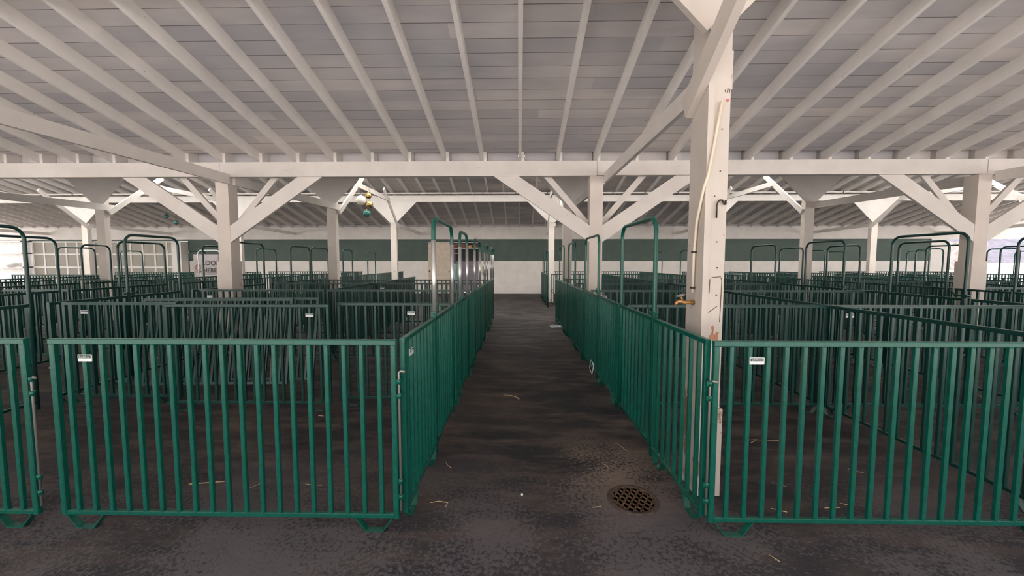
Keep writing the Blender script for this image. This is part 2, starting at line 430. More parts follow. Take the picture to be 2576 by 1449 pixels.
# nearest post ---------------------------------------------------------------
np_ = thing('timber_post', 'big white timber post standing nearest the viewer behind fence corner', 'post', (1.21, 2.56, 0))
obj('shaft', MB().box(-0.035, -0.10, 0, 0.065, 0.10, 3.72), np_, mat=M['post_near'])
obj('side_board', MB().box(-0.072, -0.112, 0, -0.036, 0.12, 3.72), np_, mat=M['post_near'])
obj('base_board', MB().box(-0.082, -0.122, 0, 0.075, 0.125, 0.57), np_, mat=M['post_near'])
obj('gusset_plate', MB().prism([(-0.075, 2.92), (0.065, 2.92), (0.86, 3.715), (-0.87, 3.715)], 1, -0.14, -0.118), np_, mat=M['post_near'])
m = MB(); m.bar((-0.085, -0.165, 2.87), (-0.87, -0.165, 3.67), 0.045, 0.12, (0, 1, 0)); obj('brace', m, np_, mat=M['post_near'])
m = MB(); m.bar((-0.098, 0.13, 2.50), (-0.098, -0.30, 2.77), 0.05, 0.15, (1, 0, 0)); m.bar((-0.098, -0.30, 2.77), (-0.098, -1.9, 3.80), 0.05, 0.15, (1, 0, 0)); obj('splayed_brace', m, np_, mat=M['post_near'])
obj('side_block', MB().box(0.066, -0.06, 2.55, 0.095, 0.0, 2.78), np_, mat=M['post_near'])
m = MB()
for (x, z, r) in ((0.02, 1.46, .005), (0.02, 1.29, .005), (0.012, 1.62, .004), (0.018, 2.05, .004), (0.02, 2.3, .004), (-0.01, 1.9, .0035)):
    m.tube([(x, -0.1005, z), (x, -0.104, z)], r, 8)
obj('bolt_hole', m, np_, mat=M['dark'])
m = MB(); m.tube([(0.048, -0.1005, 2.47), (0.048, -0.105, 2.47)], 0.009, 8); obj('red_mark', m, np_, mat=M['redpaint'])
m = MB()
for pts in ([(-0.012, 1.40), (0.045, 1.405)], [(0.047, 1.12), (0.052, 1.38), (0.045, 1.40)], [(-0.024, 1.30), (-0.022, 1.39)], [(-0.025, 1.18), (0.028, 1.22)]):
    m.tube([(x, -0.101, z) for x, z in pts], 0.0022, 5)
obj('scratches', m, np_, mat=M['rust'])
m = MB(); m.tube([(x, -0.101, z) for x, z in [(0.028, 2.525), (0.034, 2.535), (0.03, 2.52), (0.036, 2.518)]], 0.0012, 5)
m.tube([(x, -0.101, z) for x, z in [(0.042, 2.515), (0.044, 2.54), (0.047, 2.515), (0.05, 2.54)]], 0.0012, 5)
m.tube([(x, -0.101, z) for x, z in [(0.056, 2.51), (0.06, 2.535), (0.055, 2.53), (0.058, 2.515)]], 0.0012, 5)
obj('pencil_scribble', m, np_, mat=M['dark'])
# bare wood patch on the shaft
m = MB(); m.prism([(-0.012, 1.015), (0.03, 1.0), (0.035, 0.93), (0.042, 0.96), (0.04, 1.04), (0.048, 1.055), (0.03, 1.06), (0.022, 1.045), (0.01, 1.04), (0.014, 1.09), (0.004, 1.10), (-0.004, 1.09), (0.002, 1.06), (-0.008, 1.04), (-0.016, 1.03)], 1, -0.1012, -0.0995)
obj('bare_wood_patch', m, np_, mat=simple('bare_wood', (0.42, 0.20, 0.12), 0.8, 0, 0.3, 40))
# S hook
hk = thing('iron_hook', 'dark iron hook nailed to the nearest post', 'hook', (1.235, 2.455, 1.86))
arc = [(-0.028, -0.012, -0.095), (-0.028, -0.012, -0.02), (-0.024, -0.014, 0.0), (-0.012, -0.016, 0.012), (0.002, -0.014, 0.012), (0.012, -0.01, 0.0), (0.018, -0.012, -0.014), (0.026, -0.012, -0.012), (0.030, -0.002, 0.012)]
obj('hook_bar', MB().tube(arc, 0.0052, 8), hk, mat=M['dark'])
obj('hook_nail', MB().tube([(0.03, -0.008, 0.008), (0.03, 0.006, 0.008)], 0.004, 8), hk, mat=M['dark'])
# water pipe and tap
pv = thing('water_pipe', 'cream plastic water pipe running up the nearest post', 'pipe', (1.14, 2.45, 0))
pts = [(-0.018, 0.10, 1.30), (-0.018, 0.095, 1.55), (-0.018, 0.07, 1.75), (-0.012, 0.0, 1.95), (0.004, -0.015, 2.02), (0.035, -0.012, 2.2), (0.075, -0.010, 2.46)]
obj('pipe_run', MB().tube(pts, 0.0085, 10), pv, mat=M['pvc'])
m = MB()
for q in ((-0.018, 0.095, 1.56), (-0.018, 0.10, 1.33)): m.box(q[0] - 0.012, q[1] - 0.014, q[2] - 0.006, q[0] + 0.012, q[1] + 0.014, q[2] + 0.006)
obj('pipe_clip', m, pv, mat=M['dark'])
tp = thing('garden_tap', 'brass tap sticking out of nearest post above the fence', 'tap', (1.122, 2.55, 1.235))
obj('tap_body', MB().tube([(0.012, 0.0, -0.0), (-0.03, 0, 0), (-0.055, 0, 0.0), (-0.085, 0, 0.008), (-0.10, 0, -0.002), (-0.108, 0, -0.02)], [0.013, 0.010, 0.014, 0.011, 0.010, 0.010], 10), tp, mat=M['brass'])
obj('tap_stem', MB().tube([(-0.062, 0, 0.008), (-0.072, 0, 0.04)], 0.007, 8), tp, mat=M['brass'])
m = MB(); m.tube([(-0.075 + 0.026 * math.cos(a), 0.026 * math.sin(a), 0.045 + 0.008 * math.cos(a)) for a in [i * math.pi / 5 for i in range(10)]], 0.0045, 6, True)
m.bar((-0.10, 0, 0.04), (-0.05, 0, 0.05), 0.006, 0.004); obj('tap_handle', m, tp, mat=M['steel'])
obj('tap_flange', MB().tube([(0.003, 0, -0.018), (0.003, 0, 0.018)], 0.007, 8), tp, mat=M['brass'])

# ------------------------------------------------------------------ far wall
GX0, GX1 = -15.55, 19.4
OX0, OX1 = -3.15, -1.9          # room opening
T = 0.15
m = MB()
m.box(GX0, WY, 0, OX0, WY + T, 1.51); m.box(OX1, WY, 0, GX1, WY + T, 1.51)
struct('wall_back', m, M['wall_w'], 'white lower half of the far wall', 'wall')
m = MB()
m.box(GX0, WY, 1.511, OX0, WY + T, 2.52); m.box(OX1, WY, 1.511, GX1, WY + T, 2.52); m.box(OX0, WY, 2.43, OX1, WY + T, 2.52); m.box(-23.2, WY, 2.45, GX0, WY + T, 2.52)
struct('wall_back_upper', m, M['wall_g'], 'dark green painted band on the far wall', 'wall')
for i in range(len(XB) - 1):
    a, b = XB[i], XB[i + 1]
    if a > 19: continue
    struct('trim_%d' % (i + 1), MB().box(a + 0.004, WY - 0.06, 2.521, b - 0.004, WY + T, 3.10), M['white'], 'white fascia board along the top of far wall', 'trim')
struct('wall_back_top', MB().box(XL, WY - 0.03, 3.101, XR, WY + T, 3.30), M['deck'], 'dark blocking boards above the far fascia', 'wall')
struct('baseboard_back', MB().box(OX1, WY - 0.02, 0.0, GX1, WY - 0.001, 0.13), M['wall_w'], 'white base board of the far wall', 'trim')
struct('trim_11', MB().box(GX1 - 0.75, WY - 0.05, 0, GX1 + 0.02, WY - 0.003, 2.52), M['white'], 'white end pilaster of the far wall', 'trim')
struct('trim_12', MB().box(-16.0, WY - 0.4, 0, GX0 - 0.005, WY + T, 2.40), M['white'], 'grey-white pier beside the garage door', 'trim')
struct('trim_13', MB().box(-20.35, WY - 0.05, 0, -20.1, WY + T, 2.45), M['white'], 'white pier between the two garage doors', 'trim')
# cream side door beside the opening
d = struct('door_1', MB().box(-4.22, WY - 0.05, 0.0, -3.17, WY - 0.002, 2.40), M['cream'], 'cream plank door on the far wall', 'door')
m = MB()
for z0, z1 in ((0.12, 0.2), (1.02, 1.08), (2.3, 2.38)): m.box(-4.20, WY - 0.062, z0, -3.19, WY - 0.051, z1)
for x in (-4.19, -3.97, -3.22): m.box(x, WY - 0.062, 0.1, x + 0.05, WY - 0.051, 2.38)
o = obj('door_trim', m, mat=M['cream']); o.parent = d
o = obj('door_handle', MB().box(-3.28, WY - 0.09, 1.0, -3.2, WY - 0.05, 1.03), d, mat=M['dark'])
# small room behind the opening
m = MB(); m.box(OX0 - 0.1, WY + 1.6, 1.5, OX1 + 0.1, WY + 1.65, 2.6)
struct('wall_closet_upper', m, M['slate'], 'slate grey upper back wall of small store room', 'wall')
m = MB(); m.box(OX0 - 0.1, WY + 1.6, 0, OX1 + 0.1, WY + 1.65, 1.5); m.box(OX0 - 0.1, WY + T, 0, OX0 - 0.02, WY + 1.6, 2.6); m.box(OX1 + 0.02, WY + T, 0, OX1 + 0.1, WY + 1.6, 2.6)
m.box(OX0 - 0.1, WY + T, 2.6, OX1 + 0.1, WY + 1.65, 2.65)
struct('wall_closet', m, M['lilac'], 'lilac walls of small store room', 'wall')
sh = thing('wall_shelf', 'white open shelf frame across the store room opening', 'shelf', (0, WY + 0.08, 0))
obj('shelf_board', MB().box(OX0, -0.02, 2.10, OX1, 0.3, 2.13), sh, mat=M['white'])
obj('shelf_rail', MB().box(OX0, -0.02, 2.36, OX1, 0.0, 2.385), sh, mat=M['white'])
obj('upright', MB().box(OX0 + 0.32, -0.03, 0.0, OX0 + 0.37, 0.02, 2.38), sh, mat=M['white'])
obj('shelf_lower_board', MB().box(OX0, -0.02, 1.86, OX0 + 0.32, 0.3, 1.885), sh, mat=M['white'])
for i, (a, b) in enumerate(((OX0 + 0.02, OX0 + 0.28), (OX0 + 0.42, OX0 + 0.72), (OX0 + 0.98, OX1 - 0.03))):
    o = obj('storage_box', MB().box(a, WY + 0.1, 2.131, b, WY + 0.36, 2.33), mat=M['redbox'])
    tag(o, ['red-brown box on store room shelf, beside cream door', 'red-brown box in middle of store room shelf', 'wide red-brown box at far end of store shelf'][i], 'box', 'boxes on the store room shelf')
o = obj('storage_box', MB().box(OX0 + 0.77, WY + 0.1, 2.131, OX0 + 0.93, WY + 0.3, 2.25), mat=M['orange']); tag(o, 'small orange box on store room shelf', 'box')
ch = thing('plastic_crate_rack', 'teal slatted plastic rack inside the store room', 'rack', (OX0 + 0.2, WY + 0.35, 0))
m = MB()
for i in range(4): m.box(-0.17 + i * 0.10, -0.02, 0.35, -0.12 + i * 0.10, 0.0, 1.38)
obj('slats', m, ch, mat=M['tagw']); obj('frame', MB().box(-0.19, 0.001, 0.0, 0.24, 0.03, 1.42), ch, mat=M['teal'])
o = obj('switch_box', MB().box(-1.86, WY - 0.07, 0.92, -1.74, WY - 0.001, 1.26), mat=M['yellow']); tag(o, 'pale yellow electrical box on far wall by store room', 'electrical box')
o = obj('switch_box', MB().box(-1.68, WY - 0.06, 0.85, -1.5, WY - 0.001, 1.28), mat=M['signw']); tag(o, 'grey electrical box beside the yellow one on far wall', 'electrical box')

# sectional garage doors with translucent panes
def garage(n, x0, x1, cols, lab):
    z0, z1, rows = 0.0, 2.42, 4
    zs = [0.0, 0.6, 1.22, 1.83, 2.42]
    fr = MB(); w = 0.038
    xs = [x0 + (x1 - x0) * i / cols for i in range(cols + 1)]
    for x in xs: fr.box(x - w, WY + 0.02, 0.0, x + w, WY + 0.07, z1)
    for z in zs: fr.box(x0, WY + 0.018, max(0, z - w), x1, WY + 0.072, z + w)
    o = struct('door_%d' % n, fr, M['white'], lab, 'door')
    for i in range(cols):
        for j in range(rows):
            p = obj('door_pane', MB().box(xs[i] + w, WY + 0.04, zs[j] + w, xs[i + 1] - w, WY + 0.05, zs[j + 1] - w), o, mat=M['pane']); p['kind'] = 'structure'
garage(2, -20.08, -16.02, 7, 'white gridded garage door with cream translucent panes beside grey pier')
garage(3, -23.05, -20.37, 5, 'second white gridded garage door with cream translucent panes')
# shelving at the far left end
su = thing('shelf_unit', 'white wall shelving beyond the garage doors', 'shelving', (-25.0, WY, 0))
for z in (0.5, 1.2, 1.85, 2.4): obj('shelf', MB().box(-1.9, -0.3, z, 1.85, 0.1, z + 0.05), su, mat=M['stucco'])
obj('back_panel', MB().box(-1.9, 0.11, 0, 1.85, 0.15, 2.5), su, mat=M['stucco'])
for x in (-1.9, 1.8): obj('side_panel', MB().box(x, -0.3, 0, x + 0.05, 0.1, 2.45), su, mat=M['stucco'])
m = MB(); m.lathe([(0.001, 0), (0.30, 0), (0.34, 0.12), (0.34, 0.17), (0.28, 0.20), (0.001, 0.20)], 20)
o = obj('white_tub', m, loc=(-23.75, WY - 0.12, 1.252), mat=M['stucco']); tag(o, 'white plastic tub on shelf beyond the garage doors', 'tub')

# ------------------------------------------------------------------ fence panels
H, FZ = 1.078, 0.075      # top of rail, underside of bottom rail
RW = 0.030
BW = 0.0225
_cache = {}
def cm(key, fn):
    if key not in _cache: _cache[key] = fn()
    return _cache[key]
def bars_x(L): 
    n = max(2, int(round(L / 0.0965)))
    return [L * i / n for i in range(1, n)]
def strap_foot(x0, w=0.205):
    m = MB(); b0, b1 = x0 + w * 0.28, x0 + w * 0.72; y = 0.018
    p = [(x0, FZ + 0.004), (b0, 0.003), (b1, 0.003), (x0 + w, FZ + 0.004)]
    for a, b in zip(p, p[1:]): m.bar((a[0], 0, a[1]), (b[0], 0, b[1]), 0.036, 0.006, (0, 1, 0))
    return m
def panel(x0, y0, x1, y1, lab, lod, group, plate=False, tilt=0.0, cap=False, name='pen_panel', foot=True, col='green_shade'):
    dx, dy = x1 - x0, y1 - y0
    L = round(math.hypot(dx, dy), 2); rz = math.atan2(dy, dx)
    mat = M[col]
    if lod == 3:
        def mk():
            m = MB(); m.box(0, -.015, H - RW, L, .015, H); m.box(0, -.013, FZ, L, .013, FZ + .026)
            for x in [0.015, L - 0.015] + bars_x(L): m.box(x - .0115, -.0115, FZ + .02, x + .0115, .0115, H - .02)
            for fx in (0.03, L - 0.235): sf = strap_foot(fx); n = len(m.v); m.v += sf.v; m.f += [tuple(i + n for i in f) for f in sf.f]; m.sm += sf.sm
            return m.mesh('pen_panel', mat)
        o = obj(name, cm(('p3', L, col), mk), loc=(x0, y0, 0)); o.rotation_euler = (tilt, 0, rz)
        return tag(o, lab, 'fence panel', group)
    t = thing(name, lab, 'fence panel', (x0, y0, 0), rz, group); t.rotation_euler = (tilt, 0, rz)
    ch = 0.004 if lod == 1 else 0.0
    def top():
        m = MB(); m.bar((0, 0, H - RW / 2), (L, 0, H - RW / 2), RW, RW, (0, 1, 0), ch); return m.mesh('top_rail', mat)
    def bot():
        m = MB(); m.bar((RW, 0, FZ + .013), (L - RW, 0, FZ + .013), .026, .026, (0, 1, 0), ch); return m.mesh('bottom_rail', mat)
    def end():
        m = MB(); m.bar((0, 0, FZ), (0, 0, H - RW), RW, RW, (0, 1, 0), ch); return m.mesh('end_post', mat)
    def bar1():
        m = MB(); m.bar((0, 0, FZ + .026), (0, 0, H - RW), BW, BW, (0, 1, 0), 0.003)
        m.ball((0, -BW / 2, H - RW), 0.0045, 6, 4); m.ball((0, -BW / 2, FZ + .027), 0.0045, 6, 4); return m.mesh('bar', mat)
    def barset():
        m = MB()
        for x in bars_x(L): m.box(x - BW / 2, -BW / 2, FZ + .02, x + BW / 2, BW / 2, H - .02)
        return m.mesh('bars', mat)
    obj('top_rail', cm(('t', L, ch, col), top), t); obj('bottom_rail', cm(('b', L, ch, col), bot), t)
    for x in (RW / 2, L - RW / 2): obj('end_post', cm(('e', ch, col), end), t, (x, 0, 0))
    if lod == 1:
        for x in bars_x(L): obj('bar', cm(('bar', col), bar1), t, (x, 0, 0))
    else: obj('bars', cm(('bs', L, col), barset), t)
    if foot:
        w = min(0.205, L * 0.3)
        f = cm(('f', w, col), lambda: strap_foot(0, w).mesh('foot', mat))
        obj('foot', f, t, (0.035, 0, 0)); obj('foot', f, t, (L - 0.035 - w, 0, 0))
    if plate:
        px = plate if plate is not True else 0.19
        side = -1
        pl = obj('name_plate', cm('plate', lambda: MB().prism([(0, 0), (.076, 0), (.078, .002), (.078, .036), (.076, .038), (0, .038)], 1, -.003, 0).mesh('name_plate', M['tagw'])), t, (px, -BW / 2 - 0.002, 0.955))
        obj('plate_band', cm('pband', lambda: MB().box(.005, -.0042, .018, .073, -.003, .034).mesh('plate_band', M['tagg'])), pl)
        obj('plate_lettering', cm('ptext', ptext), pl, (.009, -.0046, .0215))
    return t
def text_mesh(body, size, mat, ext=0.0006, shear=0):
    cu = bpy.data.curves.new(body, 'FONT'); cu.body = body; cu.size = size; cu.extrude = ext; cu.shear = shear
    o = bpy.data.objects.new('tmp', cu); C.objects.link(o)
    bpy.context.view_layer.update()
    me = bpy.data.meshes.new_from_object(o.evaluated_get(bpy.context.evaluated_depsgraph_get()))
    bpy.data.objects.remove(o)
    me.transform(Matrix.Rotation(math.pi / 2, 4, 'X')); me.materials.clear(); me.materials.append(mat); return me
def ptext(): return text_mesh('SydellCrest', 0.0125, M['tagw'])

def gate(x0, y0, x1, y1, lab, lod, group, lean=0.0, col='green_shade', glint_sleeve=False):
    """walk-through gate under a tall rounded arch"""
    dx, dy = x1 - x0, y1 - y0
    L = round(math.hypot(dx, dy), 2); rz = math.atan2(dy, dx); Z = 1.83; r = 0.11
    t = thing('arched_gate', lab, 'gate', (x0, y0, 0), rz, group); t.rotation_euler = (lean, 0, rz)
    def arch():
        pts = [(0, 0, 0.01), (0, 0, 1.05)]
        pts += [(r - r * math.cos(a), 0, Z - r + r * math.sin(a)) for a in [i * math.pi / 12 for i in range(7)]]
        pts += [(L - r + r * math.sin(a), 0, Z - r + r * math.cos(a)) for a in [i * math.pi / 12 for i in range(7)]]
        pts += [(L, 0, 1.05), (L, 0, 0.01)]
        return MB().tube(pts, 0.0165 if lod < 3 else 0.018, 10 if lod == 1 else 6).mesh('arch', M[col])
    obj('arch', cm(('arch', L, lod, col), arch), t)
    if glint_sleeve:  # bare-metal cover added to stand in for glint on the green legs
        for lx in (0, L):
            o = obj('leg_glint', cm(('glint_sleeve', lod), lambda: MB().tube([(0, 0, 1.08), (0, 0, 1.66)], 0.0185, 10).mesh('leg_glint', M['galv'])), t, (lx, 0, 0)); o['label'] = 'silvery cover standing in for the glint on the leg'
    def rails():
        m = MB(); m.bar((.02, 0, H - RW / 2), (L - .02, 0, H - RW / 2), RW, RW, (0, 1, 0)); return m.mesh('rail', M[col])
    def rlow():
        m = MB(); m.bar((.02, 0, FZ + .013), (L - .02, 0, FZ + .013), .026, .026, (0, 1, 0)); return m.mesh('rail', M[col])
    if lod < 3:
        obj('rail', cm(('gr', L, col), rails), t); obj('rail', cm(('gl', L, col), rlow), t)
    def bs():
        m = MB()
        for x in bars_x(L): m.box(x - BW / 2, -BW / 2, FZ + .02, x + BW / 2, BW / 2, H - .02)
        if lod == 3: m.box(.02, -.015, H - RW, L - .02, .015, H); m.box(.02, -.013, FZ, L - .02, .013, FZ + .026)
        return m.mesh('bars', M[col])
    if lod == 1:
        b1 = cm(('gate bar', col), lambda: MB().bar((0, 0, FZ + .026), (0, 0, H - RW), BW, BW, (0, 1, 0), 0.003).mesh('bar', M[col]))
        for x in bars_x(L): obj('bar', b1, t, (x, 0, 0))
    else: obj('bars', cm(('gb', L, lod, col), bs), t)
    if lod < 3:
        def lt():
            m = MB(); m.bar((-.06, 0.0, 1.10), (.11, 0.0, 1.105), .018, .018, (0, 1, 0)); m.bar((.10, 0, 1.105), (.15, 0, 1.155), .008, .016, (0, 1, 0)); m.box(-.035, -.02, 1.079, -.015, .02, 1.12); return m.mesh('latch', M[col])
        obj('latch', cm(('latch', col), lt), t)
    return t
def hinge_pin(x, y, rz, lab, ztop=0.905):
    t = thing('hinge_pin', lab, 'hinge pin', (x, y, 0), rz)
    m = MB(); m.tube([(0.035, -0.01, ztop), (0.012, 0, ztop + 0.002), (0, 0, ztop - 0.006), (0, 0, ztop - 0.02), (0, 0, 0.12)], 0.0065, 8); obj('rod', m, t, mat=M['steel'])
    for z in (0.85, 0.77, 0.29, 0.20):
        obj('lug', cm('lug', lambda: MB().tube([(0, 0, -0.014), (0, 0, 0.014)], 0.0125, 10).bar((-0.02, 0, 0), (0.0, 0, 0), 0.012, 0.024, (0, 1, 0)).mesh('lug', M['green'])), t, (0.0, 0, z))

def depth_lod(y, x):
    d = math.hypot(x, y)
    return 1 if d < 4.6 else (2 if d < 8.6 else 3)

# ---- front row
GF = 'fence panels facing the front aisle'
panel(-2.575, 2.08, -0.668, 2.08, 'full-width green barred panel facing the viewer, left of the aisle', 1, GF, plate=0.165, col='green')
panel(-4.62, 2.08, -2.715, 2.08, 'green barred panel cut off by the left picture edge, front row', 1, GF, col='green')
panel(1.035, 2.08, 2.96, 2.08, 'green barred panel facing the viewer, right of the nearest post', 1, GF, plate=0.185, col='green')
hinge_pin(-0.652, 2.075, 0, 'grey pin rod through green lugs at the left aisle corner')
hinge_pin(1.02, 2.07, 0, 'pin rod hinging the two panels at right aisle corner', 0.86)
hinge_pin(-2.59, 2.10, math.pi, 'pin rod on far end post of the left front panel')
hinge_pin(-2.70, 2.08, 0, 'pin rod on end post beside the gap in front row', 0.86)

# ---- fence lines running away from the viewer
def lane(xf, col, rows, where, gates, plate_first=False):
    col = col or 'green_shade'
    cuts = sorted(set(rows))
    n = 0; gi = 0
    for a, b in zip(cuts, cuts[1:]):
        gs = [g for g in gates if g[0] >= a - 0.3 and g[1] <= b + 0.3]
        pos = a + 0.02
        for g in gs:
            if g[0] - pos > 0.25:
                n += 1; add(xf, pos, g[0] - 0.025, n, where, plate_first and n == 1, col)
            gi += 1
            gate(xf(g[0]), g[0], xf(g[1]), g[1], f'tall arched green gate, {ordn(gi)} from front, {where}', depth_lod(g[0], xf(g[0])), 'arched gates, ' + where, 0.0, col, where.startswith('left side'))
            pos = g[1] + 0.025
        if b - pos > 0.2:
            n += 1; add(xf, pos, b - 0.02, n, where, plate_first and n == 1, col)
def add(xf, a, b, n, where, pl, col):
    panel(xf(a), a, xf(b), b, f'green panel running away, {ordn(n)} from front, {where}', depth_lod(a, xf(a)), 'panels, ' + where, plate=0.10 if pl else False, col=col)

rowsL = [2.10, 3.90, 5.76, 7.52, 9.12, 10.25]
rowsR = [2.10, 3.90, 5.85, 7.72, 9.9]
lane(lambda y: -0.645 - 0.004 * (y - 2), 'green', rowsL, 'left side of the main aisle', [(2.97, 3.80), (4.32, 4.93), (5.80, 6.62), (7.60, 8.27), (9.45, 10.2)], True)
lane(lambda y: 1.03 - 0.013 * (y - 2), 'green', rowsR, 'right side of the main aisle', [(2.95, 3.86), (4.9, 5.83), (6.78, 7.60), (8.3, 9.1)])
lane(lambda y: 0.93, None, [12.6, 14.5, 16.4], 'far right end of the main aisle', [(12.65, 13.4), (14.6, 15.3)])
rows_all = [2.10, 3.90, 5.85, 7.72, 9.55, 11.4, 13.2, 15.0, 16.7]
# interior dividers
lane(lambda y: -2.86 - 0.01 * (y - 6), None, [5.85, 7.72, 9.55, 10.9], 'divider of first pen block left', [])
lane(lambda y: 3.0 - 0.02 * (y - 4), None, rows_all[:8], 'divider of first pen block right', [])
# second aisles
lane(lambda y: -4.84 - 0.01 * (y - 3), None, [2.3, 3.9, 5.7, 7.6, 9.13, 10.1, 11.6, 13.5, 15.2, 16.7], 'near side of second aisle left', [(2.98, 3.77), (4.76, 5.52), (6.65, 7.42), (8.32, 9.1), (9.17, 10.0), (10.87, 11.5), (12.7, 13.4)])
lane(lambda y: -6.7 - 0.0 * y, None, [4.0, 5.7, 7.5, 9.3, 11.0, 12.8, 14.6, 16.6], 'far side of second aisle left', [(4.8, 5.57), (6.44, 7.3), (8.2, 8.9), (9.9, 10.7), (13.7, 14.4)])
lane(lambda y: 5.1, None, [3.0, 4.5, 6.1, 7.72, 9.55, 11.4, 13.2, 15.0, 16.7], 'near side of second aisle right', [(4.56, 5.47), (6.25, 7.08), (7.9, 8.72), (10.0, 10.7), (11.9, 12.5), (14.1, 14.8)])
lane(lambda y: 6.88, None, [4.6, 6.3, 7.9, 9.55, 11.4, 13.2, 15.0, 16.7], 'far side of second aisle right', [(4.75, 5.55), (6.42, 7.25), (8.05, 8.9), (9.65, 10.5), (13.3, 14.0)])
lane(lambda y: -8.7, None, [5.8, 7.6, 9.4, 11.2, 13.0], 'divider of second pen block left', [(7.65, 8.2)])
lane(lambda y: -10.68, None, [7.0, 8.8, 10.6, 12.4, 14.2, 16.0], 'near side of third aisle left', [(7.1, 7.75), (8.9, 9.7), (12.5, 13.2)])
lane(lambda y: -12.4, None, [8.2, 10.0, 11.8, 13.6, 15.4], 'far side of third aisle left', [(8.3, 9.0), (12.0, 12.7)])
lane(lambda y: 8.9, None, [6.4, 7.9, 9.7, 11.5, 13.3, 15.1, 16.8], 'divider of second pen block right', [(8.0, 8.76), (11.6, 12.3)])
lane(lambda y: 10.9, None, [8.0, 9.7, 11.5, 13.3, 15.1, 16.8], 'near side of third aisle right', [(8.4, 9.1), (10.3, 11.0), (13.4, 14.1)])
lane(lambda y: 12.7, None, [9.6, 11.5, 13.3, 15.1, 16.8], 'far side of third aisle right', [(10.2, 10.9), (12.4, 13.1)])
lane(lambda y: 16.4, None, [12.0, 13.8, 15.6, 17.4], 'far side of fourth aisle right', [(12.6, 13.3)])

# ---- cross fences
def crossrow(y, xs, where, i):
    for n, (a, b) in enumerate(zip(xs, xs[1:])):
        lod = depth_lod(y, min(abs(a), abs(b)))
        panel(a + 0.015, y, b - 0.015, y, f'green cross panel, {where}, {ordn(i)} row back, {ordn(n + 1)} along', lod, 'cross panels ' + where, plate=(0.15 if (i + n) % 2 == 0 and lod < 3 else False))
# first cross row on the left as the photograph shows it
GC = 'cross panels of the first left pen'
panel(-1.86, 3.96, -0.70, 3.96, 'green cross panel behind the front left pen, nearest the aisle', 1, GC, plate=0.72)
panel(-3.52, 3.80, -1.875, 3.80, 'green cross panel in the middle of the front left pen back', 1, GC, plate=1.42)
panel(-4.76, 3.98, -3.55, 3.98, 'green cross panel at outer end of front left pen back', 2, GC, plate=0.2)
for i, dy in enumerate((0.0, 0.16)):
    panel(-4.45 + 0.22 * i, 4.35 + dy, -2.70 + 0.22 * i, 4.42 + dy, f'spare green panel leaning in the second left pen, {ordn(i + 1)} from the front', 2, 'leaning spare panels', tilt=-0.20 - 0.03 * i, foot=False)
for i, y in enumerate((5.80, 7.66, 9.12)):
    crossrow(y, [-4.86, -2.90, -0.72], 'first pen block left', i + 2)
for i, y in enumerate((12.9, 16.3)):
    crossrow(y, [-10.55, -8.7, -6.75], 'second pen block left, rear part', i + 1)
for i, y in enumerate((5.75, 9.0)):
    crossrow(y, [-10.55, -8.65, -6.75], 'second pen block left, front part', i + 1)
for i, y in enumerate((8.2, 12.2, 15.4)):
    crossrow(y, [-16.2, -14.3, -12.42], 'third pen block left', i + 1)
for i, y in enumerate((3.84, 5.80, 7.68, 9.5, 13.15, 16.7)):
    crossrow(y, [1.05, 3.0, 5.06], 'first pen block right', i + 1)
for i, y in enumerate((6.45, 8.6, 11.4, 15.0)):
    crossrow(y, [6.9, 8.9, 10.86], 'second pen block right', i + 1)
for i, y in enumerate((9.6, 13.3, 16.9)):
    crossrow(y, [12.75, 14.6, 16.35, 18.1], 'third pen block right', i + 1)
# arched gate and sign standing near the far left corner
gate(-9.75, 11.75, -9.08, 11.75, 'pale steel arched gate in front of the painted sign', 2, None, 0.0, 'galv')
sg = thing('painted_sign', 'pale upright sign board painted with ornament and LOOK HERE', 'sign', (-10.36, 12.3, 0))
obj('board', MB().box(0, 0, 0.95, 0.80, 0.03, 1.72), sg, mat=M['signw'])
for x in (0.02, 0.74): obj('leg', MB().box(x, 0.031, 0, x + 0.04, 0.07, 1.6), sg, mat=M['signw'])
obj('lettering', text_mesh('LOOK', 0.21, M['black'], 0.002), sg, (0.27, -0.004, 1.38))
obj('lettering', text_mesh('HERE', 0.19, M['black'], 0.002), sg, (0.30, -0.004, 1.15))
m = MB(); m.tube([(0.14 + 0.075 * math.cos(a), -0.003, 1.30 + 0.10 * math.sin(a)) for a in [i * math.pi / 8 for i in range(16)]], 0.011, 6, True)
m.tube([(0.14, -0.003, 1.40), (0.12, -0.003, 1.58)], 0.006, 6); m.tube([(0.05, -0.003, 1.18), (0.14, -0.003, 1.15), (0.24, -0.003, 1.19)], 0.008, 6)
obj('painted_ornament', m, sg, mat=M['redbox'])

# ------------------------------------------------------------------ hanging baubles
def bauble(x, y, z, r, mat, lab):
    t = thing('hanging_bauble', lab, 'bauble', (x, y, z), 0, 'baubles hung under the roof')
    obj('ball', MB().ball((0, 0, 0), r, 20, 12), t, mat=mat); obj('cap', MB().lathe([(0.02, r - .005), (0.02, r + 0.02), (0.001, r + 0.02)], 10), t, mat=M['ballgold'])
    obj('string', MB().tube([(0, 0, r), (0, 0, max(r + 0.1, zr(y) + 0.02 - z))], 0.003, 5), t, mat=M['dark'])
bauble(-4.42, 11.0, 3.20, 0.135, M['ballw'], 'large pearl white bauble hanging beneath the roof')
bauble(-4.18, 11.0, 3.08, 0.095, M['ballgold'], 'gold bauble hanging just below the large white one')
bauble(-4.32, 11.3, 3.38, 0.09, M['ballgold'], 'gold bauble half hidden behind the large white one')
bauble(-4.26, 11.0, 2.84, 0.10, M['ballgreen'], 'green bauble hanging lowest below the large white one')
bauble(-14.5, 16.0, 3.35, 0.085, M['ballgreen'], 'small dark green bauble, far cluster above garage doors')
